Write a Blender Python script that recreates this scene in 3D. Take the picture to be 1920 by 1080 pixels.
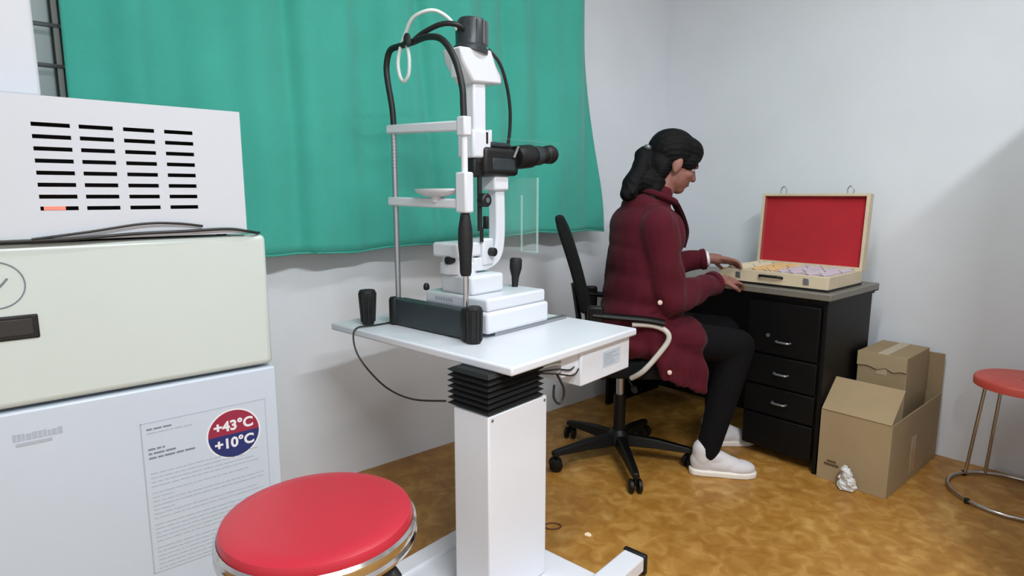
import bpy, bmesh, math, random
import numpy as np
from mathutils import Vector, Matrix
random.seed(7); np.random.seed(7)
for o in list(bpy.data.objects): bpy.data.objects.remove(o, do_unlink=True)
SC = bpy.context.scene
COL = SC.collection
PI = math.pi
# ------------------------------------------------------------------ camera, world, light, exposure
CAMH = 1.15
F_PX = 1135.0
PITCH = math.atan((540-366)/F_PX)
YAWX = math.radians(49.406)          # the X axis lies this far right of the viewing direction
cd = bpy.data.cameras.new('camera'); cam = bpy.data.objects.new('camera', cd); COL.objects.link(cam)
cd.sensor_width = 36.0; cd.lens = F_PX*36.0/1920.0; cd.clip_start = 0.02
cam.location = (0, 0, CAMH)
cam.rotation_euler = (PI/2-PITCH, 0, YAWX-PI/2)
SC.camera = cam
w = bpy.data.worlds.new('world'); SC.world = w; w.use_nodes = True
w.node_tree.nodes['Background'].inputs[0].default_value = (0.72, 0.80, 0.84, 1)
w.node_tree.nodes['Background'].inputs[1].default_value = 0.55
SC.view_settings.view_transform = 'Standard'; SC.view_settings.look = 'None'
SC.view_settings.gamma = 1.0; SC.view_settings.use_curve_mapping = False
SC.view_settings.exposure = 0.0
LAMP_MAIN = dict(loc=(0.35, -0.60, 2.60), power=82.0)
LAMP_FILL = dict(loc=(1.50, 0.75, 2.60), power=15.0)  # added unseen lamp, placed to even out the light on the walls

# ------------------------------------------------------------------ materials
def mat(name, col, rough=0.5, metal=0.0, var=0.0, vscale=8.0, bump=0.0, bscale=60.0, coat=0.0, spec=0.5, trans=0.0, emit=None, estr=0.0, col2=None, alpha=1.0, sheen=0.0):
    m = bpy.data.materials.new(name); m.use_nodes = True
    nt = m.node_tree; b = nt.nodes['Principled BSDF']
    c = tuple(pow(x, 2.2) if False else x for x in col)
    b.inputs['Base Color'].default_value = (*c, 1)
    b.inputs['Roughness'].default_value = rough; b.inputs['Metallic'].default_value = metal
    b.inputs['Specular IOR Level'].default_value = spec
    b.inputs['Coat Weight'].default_value = coat
    b.inputs['Transmission Weight'].default_value = trans
    b.inputs['Alpha'].default_value = alpha
    b.inputs['Sheen Weight'].default_value = sheen
    if emit:
        b.inputs['Emission Color'].default_value = (*emit, 1); b.inputs['Emission Strength'].default_value = estr
    tc = nt.nodes.new('ShaderNodeTexCoord')
    if var > 0:
        n = nt.nodes.new('ShaderNodeTexNoise'); n.inputs['Scale'].default_value = vscale; n.inputs['Detail'].default_value = 5
        nt.links.new(tc.outputs['Object'], n.inputs['Vector'])
        r = nt.nodes.new('ShaderNodeValToRGB'); r.color_ramp.elements[0].position = 0.3; r.color_ramp.elements[1].position = 0.7
        d = col2 if col2 else tuple(x*(1-var) for x in c)
        r.color_ramp.elements[0].color = (*d, 1); r.color_ramp.elements[1].color = (*c, 1)
        nt.links.new(n.outputs['Fac'], r.inputs['Fac']); nt.links.new(r.outputs['Color'], b.inputs['Base Color'])
    if bump > 0:
        n2 = nt.nodes.new('ShaderNodeTexNoise'); n2.inputs['Scale'].default_value = bscale; n2.inputs['Detail'].default_value = 4
        nt.links.new(tc.outputs['Object'], n2.inputs['Vector'])
        bp = nt.nodes.new('ShaderNodeBump'); bp.inputs['Strength'].default_value = bump; bp.inputs['Distance'].default_value = 0.01
        nt.links.new(n2.outputs['Fac'], bp.inputs['Height']); nt.links.new(bp.outputs['Normal'], b.inputs['Normal'])
    return m
def S(r, g, b):   # sRGB 0-255 to linear
    f = lambda v: ((v/255+0.055)/1.055)**2.4 if v > 10 else v/255/12.92
    return (f(r), f(g), f(b))
M = {}
M['wall'] = mat('wall_paint', S(236, 241, 247), 0.7, var=0.06, vscale=2.5, bump=0.05, bscale=90)
M['ceiling'] = mat('ceiling_paint', S(242, 243, 244), 0.8)
M['curtain'] = mat('curtain_cotton', S(66, 178, 160), 0.85, var=0.10, vscale=5, bump=0.25, bscale=350, sheen=0.2)
M['white'] = mat('white_enamel', S(222, 226, 233), 0.35, var=0.02, vscale=3)
M['white2'] = mat('white_plastic', S(226, 229, 236), 0.4, var=0.02, vscale=4)
M['fridge_top'] = mat('fridge_ivory', S(204, 214, 209), 0.3, var=0.03, vscale=3)
M['fridge_low'] = mat('fridge_white', S(200, 211, 224), 0.3, var=0.03, vscale=3)
M['cab'] = mat('cabinet_enamel', S(204, 209, 217), 0.4, var=0.02, vscale=3)
M['black'] = mat('black_plastic', S(13, 13, 14), 0.5, bump=0.08, bscale=120)
M['blackgrip'] = mat('black_rubber', S(16, 17, 18), 0.65, bump=0.2, bscale=150)
M['darkgrey'] = mat('dark_grey_metal', S(58, 66, 70), 0.4, metal=0.3, var=0.2, vscale=20)
M['grey'] = mat('grey_metal', S(140, 142, 146), 0.35, metal=0.6, var=0.15, vscale=15)
M['chrome'] = mat('chrome', S(205, 205, 205), 0.16, metal=1.0)
M['steel'] = mat('satin_steel', S(176, 178, 182), 0.35, metal=0.85)
M['bellows'] = mat('black_bellows', S(12, 12, 13), 0.6)
M['redvinyl'] = mat('red_vinyl', S(186, 38, 56), 0.36, var=0.08, vscale=6, bump=0.04, bscale=200)
M['redplastic'] = mat('red_plastic', S(224, 92, 80), 0.45, var=0.1, vscale=9)
M['redfelt'] = mat('red_felt', S(190, 30, 44), 0.9, var=0.16, vscale=7, sheen=0.3, bump=0.1, bscale=200)
M['casewood'] = mat('pale_case_wood', S(222, 206, 176), 0.5, var=0.12, vscale=12)
M['desk'] = mat('black_desk_paint', S(9, 9, 10), 0.5, spec=0.25, var=0.3, vscale=6)
M['desktop'] = mat('desk_top_laminate', S(120, 116, 106), 0.35, var=0.12, vscale=20)
M['card'] = mat('cardboard', S(164, 142, 108), 0.85, var=0.12, vscale=5, bump=0.06, bscale=60)
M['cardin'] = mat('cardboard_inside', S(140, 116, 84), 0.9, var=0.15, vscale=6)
M['cable_b'] = mat('black_cable', S(20, 22, 22), 0.5)
M['cable_w'] = mat('white_cable', S(222, 232, 228), 0.45)
M['paper'] = mat('printed_paper', S(196, 207, 219), 0.6)
M['ink'] = mat('grey_ink', S(172, 181, 192), 0.7)
M['inkdark'] = mat('dark_ink', S(122, 130, 140), 0.7)
M['st_red'] = mat('sticker_red', S(150, 40, 68), 0.4)
M['st_blue'] = mat('sticker_blue', S(30, 46, 108), 0.4)
M['st_white'] = mat('sticker_white', S(232, 232, 236), 0.4)
M['skin'] = mat('skin', S(146, 98, 86), 0.55, var=0.08, vscale=14)
M['hair'] = mat('black_hair', S(6, 6, 8), 0.7, spec=0.2, bump=0.2, bscale=120)
M['coat'] = mat('maroon_wool_coat', S(82, 17, 31), 0.85, spec=0.2, var=0.15, vscale=9, bump=0.15, bscale=60, sheen=0.05)
M['coattrim'] = mat('dark_maroon_trim', S(40, 10, 18), 0.85, spec=.2)
M['trouser'] = mat('black_trousers', S(9, 8, 11), 0.9, spec=0.2, bump=0.3, bscale=30)
M['shoe'] = mat('white_mesh_sneaker', S(214, 210, 212), 0.7, var=0.08, vscale=40)
M['sole'] = mat('white_sole', S(232, 226, 216), 0.5)
M['shoelace'] = mat('lavender_laces', S(178, 176, 204), 0.7)
M['button'] = mat('pale_button', S(226, 200, 190), 0.35)
M['chairfab'] = mat('black_chair_mesh', S(12, 14, 14), 0.85, spec=0.25, bump=0.4, bscale=220)
M['chairpl'] = mat('black_chair_plastic', S(9, 8, 8), 0.45, spec=0.3)
M['armtube'] = mat('pale_armrest_tube', S(206, 202, 196), 0.35)
M['frost'] = mat('frosted_glass', S(200, 212, 210), 0.4, trans=0.85)
M['greenframe'] = mat('dark_green_window_steel', S(18, 46, 44), 0.45)
M['strip'] = mat('pale_putty_strip', S(196, 196, 190), 0.5)
M['slot'] = mat('vent_slot_black', S(10, 10, 10), 0.7)
M['handle_dk'] = mat('dark_handle_recess', S(44, 44, 44), 0.4)
M['tissue'] = mat('white_thin_plastic', S(222, 222, 220), 0.5, var=0.1, vscale=30)
M['scrap'] = mat('cream_paper_scrap', S(255, 232, 200), 0.8)
M['rubberband'] = mat('brown_rubber', S(92, 44, 26), 0.6)
M['l_yellow'] = mat('lens_rim_yellow', S(238, 226, 200), 0.35)
M['l_orange'] = mat('lens_rim_orange', S(242, 200, 140), 0.35)
M['l_purple'] = mat('lens_rim_purple', S(216, 198, 208), 0.35)
M['l_white'] = mat('lens_rim_white', S(226, 216, 206), 0.35)
# clear acrylic with a faint whitish edge
def acrylic(name, tint, a):
    m = bpy.data.materials.new(name); m.use_nodes = True; nt = m.node_tree; b = nt.nodes['Principled BSDF']
    b.inputs['Base Color'].default_value = (*tint, 1); b.inputs['Roughness'].default_value = 0.08; b.inputs['Alpha'].default_value = a
    return m
M['acrylic'] = acrylic('clear_acrylic', S(205, 232, 226), 0.07)
M['acrylic_edge'] = acrylic('acrylic_edge', S(190, 228, 218), 0.3)
M['lensglass'] = acrylic('lens_glass', S(220, 226, 226), 0.4)
# floor : ochre printed linoleum with a repeating mottled medallion print and wear
def floor_mat():
    m = bpy.data.materials.new('ochre_linoleum'); m.use_nodes = True; nt = m.node_tree; b = nt.nodes['Principled BSDF']
    tc = nt.nodes.new('ShaderNodeTexCoord')
    n = nt.nodes.new('ShaderNodeTexNoise'); n.inputs['Scale'].default_value = 16; n.inputs['Detail'].default_value = 6; n.inputs['Distortion'].default_value = 0.8
    n2 = nt.nodes.new('ShaderNodeTexNoise'); n2.inputs['Scale'].default_value = 1.6; n2.inputs['Detail'].default_value = 3
    v = nt.nodes.new('ShaderNodeTexVoronoi'); v.inputs['Scale'].default_value = 13; v.feature = 'SMOOTH_F1'
    for q in (n, n2, v): nt.links.new(tc.outputs['Object'], q.inputs['Vector'])
    r = nt.nodes.new('ShaderNodeValToRGB'); e = r.color_ramp.elements
    e[0].position = 0.34; e[0].color = (*S(156, 108, 44), 1); e[1].position = 0.68; e[1].color = (*S(206, 162, 92), 1)
    k = e.new(0.5); k.color = (*S(176, 130, 60), 1)
    nt.links.new(n.outputs['Fac'], r.inputs['Fac'])
    r2 = nt.nodes.new('ShaderNodeValToRGB'); e = r2.color_ramp.elements
    e[0].position = 0.12; e[0].color = (*S(205, 162, 92), 1); e[1].position = 0.3; e[1].color = (*S(172, 118, 46), 1)
    nt.links.new(v.outputs['Distance'], r2.inputs['Fac'])
    mx = nt.nodes.new('ShaderNodeMixRGB'); mx.inputs[0].default_value = 0.35
    nt.links.new(r.outputs['Color'], mx.inputs[1]); nt.links.new(r2.outputs['Color'], mx.inputs[2])
    r3 = nt.nodes.new('ShaderNodeValToRGB'); e = r3.color_ramp.elements
    e[0].position = 0.35; e[0].color = (0.82, 0.78, 0.74, 1); e[1].position = 0.62; e[1].color = (1, 1, 1, 1)
    nt.links.new(n2.outputs['Fac'], r3.inputs['Fac'])
    mm = nt.nodes.new('ShaderNodeMixRGB'); mm.blend_type = 'MULTIPLY'; mm.inputs[0].default_value = 0.9
    nt.links.new(mx.outputs[0], mm.inputs[1]); nt.links.new(r3.outputs['Color'], mm.inputs[2])
    nt.links.new(mm.outputs[0], b.inputs['Base Color'])
    b.inputs['Roughness'].default_value = 0.42
    return m
M['floor'] = floor_mat()

# ------------------------------------------------------------------ mesh helpers
class MB:
    def __init__(s): s.v = []; s.f = []
    def add(s, vs, fs):
        k = len(s.v); s.v += [tuple(p) for p in vs]; s.f += [tuple(i+k for i in q) for q in fs]; return s
    def box(s, x0, x1, y0, y1, z0, z1, rot=None, piv=None):
        vs = [Vector((x, y, z)) for x in (x0, x1) for y in (y0, y1) for z in (z0, z1)]
        if rot is not None:
            p = Vector(piv) if piv is not None else Vector(((x0+x1)/2, (y0+y1)/2, (z0+z1)/2))
            vs = [rot @ (q-p) + p for q in vs]
        return s.add(vs, [(0,1,3,2), (4,6,7,5), (0,4,5,1), (2,3,7,6), (0,2,6,4), (1,5,7,3)])
    def rings(s, rr, cap=True, closed=False):
        n = len(rr[0]); vs = [p for r in rr for p in r]; fs = []
        m = len(rr)
        for i in range(m if closed else m-1):
            a, b = i*n, ((i+1) % m)*n
            for j in range(n): fs.append((a+j, a+(j+1) % n, b+(j+1) % n, b+j))
        if cap and not closed: fs.append(tuple(range(n))[::-1]); fs.append(tuple((m-1)*n+j for j in range(n)))
        return s.add(vs, fs)
    def cyl(s, p0, p1, r0, r1=None, n=20):
        return s.tube([p0, p1], [r0, r0 if r1 is None else r1], n)
    def tube(s, pts, r, n=10, closed=False, squash=None):
        pts = [Vector(p) for p in pts]; m = len(pts)
        rs = [r]*m if not hasattr(r, '__len__') else r
        rr = []; prev = None
        for i, p in enumerate(pts):
            if closed: t = pts[(i+1) % m]-pts[i-1]
            else: t = pts[min(i+1, m-1)]-pts[max(i-1, 0)]
            t.normalize()
            if prev is None:
                a = Vector((0, 0, 1)) if abs(t.z) < 0.9 else Vector((1, 0, 0))
                x = t.cross(a).normalized()
            else:
                x = (prev-t*prev.dot(t)).normalized()
            prev = x; y = t.cross(x)
            rr.append([p+(x*math.cos(2*PI*j/n)+y*math.sin(2*PI*j/n)*(squash or 1))*rs[i] for j in range(n)])
        return s.rings(rr, closed=closed)
    def lathe(s, c, prof, n=32, axis=(0, 0, 1)):   # prof: (r, h) along the axis from c
        ax = Vector(axis).normalized(); a = Vector((1, 0, 0)) if abs(ax.x) < 0.9 else Vector((0, 1, 0))
        x = ax.cross(a).normalized(); y = ax.cross(x); c = Vector(c)
        return s.rings([[c+ax*h+(x*math.cos(2*PI*j/n)+y*math.sin(2*PI*j/n))*max(r, 1e-4) for j in range(n)] for r, h in prof])
    def prism(s, poly, d, off):     # poly: 3D points, extruded along vector d from off
        d = Vector(d); off = Vector(off)
        return s.rings([[Vector(p)+off for p in poly], [Vector(p)+off+d for p in poly]])
    def ell(s, c, r, rot=None, nu=20, nv=12):
        vs = []; c = Vector(c)
        for i in range(nv+1):
            th = PI*i/nv
            for j in range(nu):
                p = Vector((r[0]*math.sin(th)*math.cos(2*PI*j/nu), r[1]*math.sin(th)*math.sin(2*PI*j/nu), r[2]*math.cos(th)))
                vs.append((rot @ p if rot is not None else p)+c)
        fs = []
        for i in range(nv):
            for j in range(nu): fs.append((i*nu+j, (i+1)*nu+j, (i+1)*nu+(j+1) % nu, i*nu+(j+1) % nu))
        return s.add(vs, fs)
    def cone(s, p0, p1, r0, r1, n=16):   # rounded cone: limb
        s.ell(p0, (r0,)*3, nu=n, nv=8); s.ell(p1, (r1,)*3, nu=n, nv=8); s.cyl(p0, p1, r0, r1, n); return s
    def mesh(s, name):
        me = bpy.data.meshes.new(name); me.from_pydata([tuple(p) for p in s.v], [], s.f)
        bm = bmesh.new(); bm.from_mesh(me); bmesh.ops.remove_doubles(bm, verts=bm.verts, dist=1e-6)
        bmesh.ops.recalc_face_normals(bm, faces=bm.faces); bm.to_mesh(me); bm.free(); return me
    def build(s, name, m, parent=None, org=None, bevel=0.0, seg=2, smooth=True, sub=0):
        if parent is not None and org is None: org = parent.get('_o', None)
        if org is not None: s.v = [(p[0]-org[0], p[1]-org[1], p[2]-org[2]) for p in s.v]
        me = s.mesh(name); o = bpy.data.objects.new(name, me); COL.objects.link(o)
        me.materials.append(m)
        if smooth:
            me.polygons.foreach_set('use_smooth', [True]*len(me.polygons)); me.set_sharp_from_angle(angle=math.radians(38))
        if bevel > 0:
            b = o.modifiers.new('bevel', 'BEVEL'); b.width = bevel; b.segments = seg; b.limit_method = 'ANGLE'; b.angle_limit = math.radians(40)
        if sub: q = o.modifiers.new('sub', 'SUBSURF'); q.levels = sub; q.render_levels = sub
        if parent is not None: o.parent = parent
        return o
def smooth_path(pts, k=6, closed=False):
    P = [Vector(p) for p in pts]; n = len(P); out = []
    for i in range(n if closed else n-1):
        g = (lambda j: P[j % n]) if closed else (lambda j: P[max(0, min(n-1, j))])
        a, b, c, d = g(i-1), g(i), g(i+1), g(i+2)
        for q in range(k):
            t = q/k
            out.append(0.5*((2*b)+(c-a)*t+(2*a-5*b+4*c-d)*t*t+(3*b-a-3*c+d)*t**3))
    if not closed: out.append(P[-1])
    return out
def tag(o, label, cat, group=None, kind=None):
    o['label'] = label; o['category'] = cat
    if group: o['group'] = group
    if kind: o['kind'] = kind
    return o
def thing(name, label, cat, o=(0, 0, 0), rot=0.0, frame=None, group=None):
    """Empty at the base. o is given in the frame's own coordinates (frame = rotation of a local u,v system about the origin)."""
    e = bpy.data.objects.new(name, None); COL.objects.link(e); e.empty_display_size = 0.1
    if frame is None: e.location = o; e.rotation_euler = (0, 0, rot)
    else:
        c, s_ = math.cos(frame), math.sin(frame)
        e.location = (o[0]*c-o[1]*s_, o[0]*s_+o[1]*c, o[2]); e.rotation_euler = (0, 0, frame)
    e['_o'] = o
    tag(e, label, cat, group); return e
def single(mb, name, m, label, cat, o=None, group=None, **k):
    if o is None:
        xs = np.array(mb.v); o = (float(xs[:, 0].mean()), float(xs[:, 1].mean()), float(xs[:, 2].min()))
    ob = mb.build(name, m, org=o, **k); ob.location = o; tag(ob, label, cat, group); return ob
def struct(mb, name, m, parent=None, **k):
    o = mb.build(name, m, parent, **k)
    if parent is None: o['kind'] = 'structure'
    return o
def text_mesh(name, txt, size, m, parent, loc, rot, ext=0.0004, shear=0.0, bold=0.0):
    cu = bpy.data.curves.new(name, 'FONT'); cu.body = txt; cu.size = size; cu.extrude = ext; cu.align_x = 'CENTER'; cu.align_y = 'CENTER'; cu.shear = shear; cu.offset = bold
    t = bpy.data.objects.new('tmp', cu); COL.objects.link(t)
    dg = bpy.context.evaluated_depsgraph_get(); me = bpy.data.meshes.new_from_object(t.evaluated_get(dg))
    bpy.data.objects.remove(t, do_unlink=True)
    me.materials.clear(); me.materials.append(m)
    o = bpy.data.objects.new(name, me); COL.objects.link(o); o.parent = parent; o.location = loc; o.rotation_euler = rot
    return o
def remesh(mb, name, m, parent, voxel=0.006, smooth=4, clipz=None):
    me = mb.mesh(name); t = bpy.data.objects.new('tmp', me); COL.objects.link(t)
    r = t.modifiers.new('r', 'REMESH'); r.mode = 'VOXEL'; r.voxel_size = voxel; r.use_smooth_shade = True
    if smooth: q = t.modifiers.new('s', 'SMOOTH'); q.iterations = smooth; q.factor = 0.5
    dg = bpy.context.evaluated_depsgraph_get(); nm = bpy.data.meshes.new_from_object(t.evaluated_get(dg)); nm.name = name
    bpy.data.objects.remove(t, do_unlink=True)
    if clipz is not None:
        for v in nm.vertices:
            if v.co.z < clipz: v.co.z = clipz
    nm.materials.clear(); nm.materials.append(m)
    nm.polygons.foreach_set('use_smooth', [True]*len(nm.polygons))
    o = bpy.data.objects.new(name, nm); COL.objects.link(o)
    if parent is not None: o.parent = parent
    return o

# ------------------------------------------------------------------ room shell
XL, XR, YF, YB, ZC = -1.5, 3.12, -2.3, 2.24, 2.75
WX0, WX1, WZ0, WZ1 = -0.75, 2.20, 1.08, 2.20
struct(MB().box(XL-.15, XR+.15, YF-.15, YB+.15, -0.1, 0), 'floor', M['floor'])
struct(MB().box(XL-.15, XR+.15, YF-.15, YB+.15, ZC, ZC+.1), 'ceiling', M['ceiling'])
struct(MB().box(XR, XR+.15, YF, YB, 0, ZC), 'wall_right', M['wall'])
struct(MB().box(XL-.15, XL, YF, YB, 0, ZC), 'wall_left', M['wall'])
struct(MB().box(XL-.15, XR+.15, YF-.15, YF, 0, ZC), 'wall_front', M['wall'])
wb = MB()
wb.box(XL-.15, WX0, YB, YB+.15, 0, ZC); wb.box(WX1, XR+.15, YB, YB+.15, 0, ZC)
wb.box(WX0, WX1, YB, YB+.15, 0, WZ0); wb.box(WX0, WX1, YB, YB+.15, WZ1, ZC)
struct(wb, 'wall_back', M['wall'])
# window with steel frame, frosted panes and grille
win = bpy.data.objects.new('window_1', None); COL.objects.link(win); win.location = ((WX0+WX1)/2, YB+.08, WZ0); win['kind'] = 'structure'
win['_o'] = tuple(win.location)
fr = MB()
for a in ((WX0, WX1, WZ0, WZ0+.05), (WX0, WX1, WZ1-.05, WZ1), (WX0, WX0+.05, WZ0, WZ1), (WX1-.05, WX1, WZ0, WZ1)):
    fr.box(a[0], a[1], YB+.05, YB+.1, a[2], a[3])
fr.build('window_frame', M['greenframe'], win, bevel=.003)
ms = [WX0+.05, -0.27, 0.205, 0.7, 1.2, 1.7, WX1-.05]
for x in ms[1:-1]:
    MB().box(x-.017, x+.021, YB+.04, YB+.1, WZ0+.05, WZ1-.05).build('mullion', M['greenframe'], win, bevel=.003)
    MB().box(x-.012, x+.002, YB+.028, YB+.04, WZ0+.05, WZ1-.05).build('mullion_strip', M['strip'], win, bevel=.002)
for i in range(len(ms)-1):
    MB().box(ms[i], ms[i+1], YB+.072, YB+.078, WZ0+.05, WZ1-.05).build('pane', M['frost'], win)
for k in range(9):
    z = 1.182+.1135*k
    MB().tube([(WX0+.02, YB+.03, z), (WX1-.02, YB+.03, z)], .0065, 8).build('grille_bar', M['grey'], win)
# added out-of-frame partition on the right wall: its top edge throws the diagonal shade line
pt = thing('shade_blocker', 'added unseen white partition panel standing out from the right wall beside red stool', 'blocker', (2.46, 0.13, 0))
MB().box(1.82, 3.115, .115, .145, .06, 1.83).build('panel', M['white2'], pt, bevel=.004)
for x in (1.95, 2.95): MB().box(x-.02, x+.02, 0.0, .2, 0, .06).build('foot', M['steel'], pt, bevel=.004)

# ceiling lamps (fluorescent battens) with their light; the second is an added fill
def lamp(loc, power, label, ln=1.2):
    x, y, z = loc
    t = thing('ceiling_lamp', label, 'lamp', (x, y, z), group='fluorescent battens on the ceiling')
    MB().box(x-ln/2, x+ln/2, y-.035, y+.035, z+.06, ZC).build('housing', M['white2'], t, bevel=.004)
    MB().tube([(x-ln/2+.03, y, z+.03), (x+ln/2-.03, y, z+.03)], .016, 12).build('tube', mat('lit_tube', (1, 1, 1), 0.5, emit=(0.93, 0.97, 1.0), estr=12), t)
    for q in (-1, 1): MB().box(x+q*ln/2-.03, x+q*ln/2+.03, y-.025, y+.025, z+.005, z+.06).build('end_cap', M['white2'], t, bevel=.004)
    ld = bpy.data.lights.new('tube_light', 'AREA'); ld.shape = 'RECTANGLE'; ld.size = ln; ld.size_y = .08; ld.energy = power; ld.color = (0.93, 0.97, 1.0)
    lo = bpy.data.objects.new('tube_light', ld); COL.objects.link(lo); lo.parent = t; lo.location = (0, 0, 0.0)
lamp(**LAMP_MAIN, label='long fluorescent batten lamp on the ceiling behind the camera')
lamp(**LAMP_FILL, label='added fill batten lamp on the ceiling above the instrument table')

# ------------------------------------------------------------------ curtain
def curtain():
    nx, nz = 260, 46; mb = MB(); vs = []; fs = []
    zt, zb = 2.42, 0.957
    rnd = np.random.RandomState(3)
    ph = rnd.rand(12)*6.28
    for j in range(nz+1):
        q = j/nz; z = zt+(zb-zt)*q
        xr = 2.19+(2.462-2.19)*((zt-z)/(zt-zb)); xl = .197
        for i in range(nx+1):
            p = i/nx; x = xl+(xr-xl)*p
            amp = .013+.010*(1-q)
            y = YB-.115+amp*(math.sin(x*21+ph[0]+.5*math.sin(z*2.1))*.55+math.sin(x*9.3+ph[1]-.6*z)*.9+.5*math.sin(x*37+ph[2]+z))
            y += .006*math.sin(x*5+z*7+ph[3])*q + .004*math.sin(x*14-z*9+ph[4])*q
            # deeper pleats
            for xc, dd, sl in ((1.36, .040, .09), (.82, .024, .02), (1.80, .024, .06), (.42, .016, -.02), (1.08, .012, .03)):
                u = (x-(xc+sl*(1.7-z)*-1*(-1)))/.03
                y += dd*math.exp(-u*u)*(1-.45*q)
            zz = z
            if q > .9: zz = z+(q-.9)/.1*(.012*math.sin(x*3.1+1.5)+.004*math.sin(x*17+ph[5])-.010*math.exp(-((x-.9)/.3)**2))
            vs.append((x, y, zz))
    for j in range(nz):
        for i in range(nx):
            a = j*(nx+1)+i; fs.append((a, a+1, a+nx+2, a+nx+1))
    mb.add(vs, fs)
    t = thing('curtain', 'teal green cotton curtain hanging across the barred window', 'curtain', (1.3, YB-.11, .95))
    o = mb.build('cloth', M['curtain'], t)
    so = o.modifiers.new('thick', 'SOLIDIFY'); so.thickness = .003
    for p in o.data.polygons: p.use_smooth = True
    hm = MB(); hv = [v for v in vs[-(nx+1):]]
    hm.tube([(v[0], v[1]-.002, v[2]+.003) for v in hv[::4]], .0038, 6).build('hem', M['curtain'], t)
    MB().tube([(.05, YB-.11, 2.43), (2.5, YB-.11, 2.43)], .011, 12).build('curtain_rod', M['steel'], t)
    for x in (.1, 1.28, 2.45): MB().box(x-.01, x+.01, YB-.115, YB, 2.42, 2.44).build('rod_bracket', M['steel'], t)
curtain()

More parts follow.
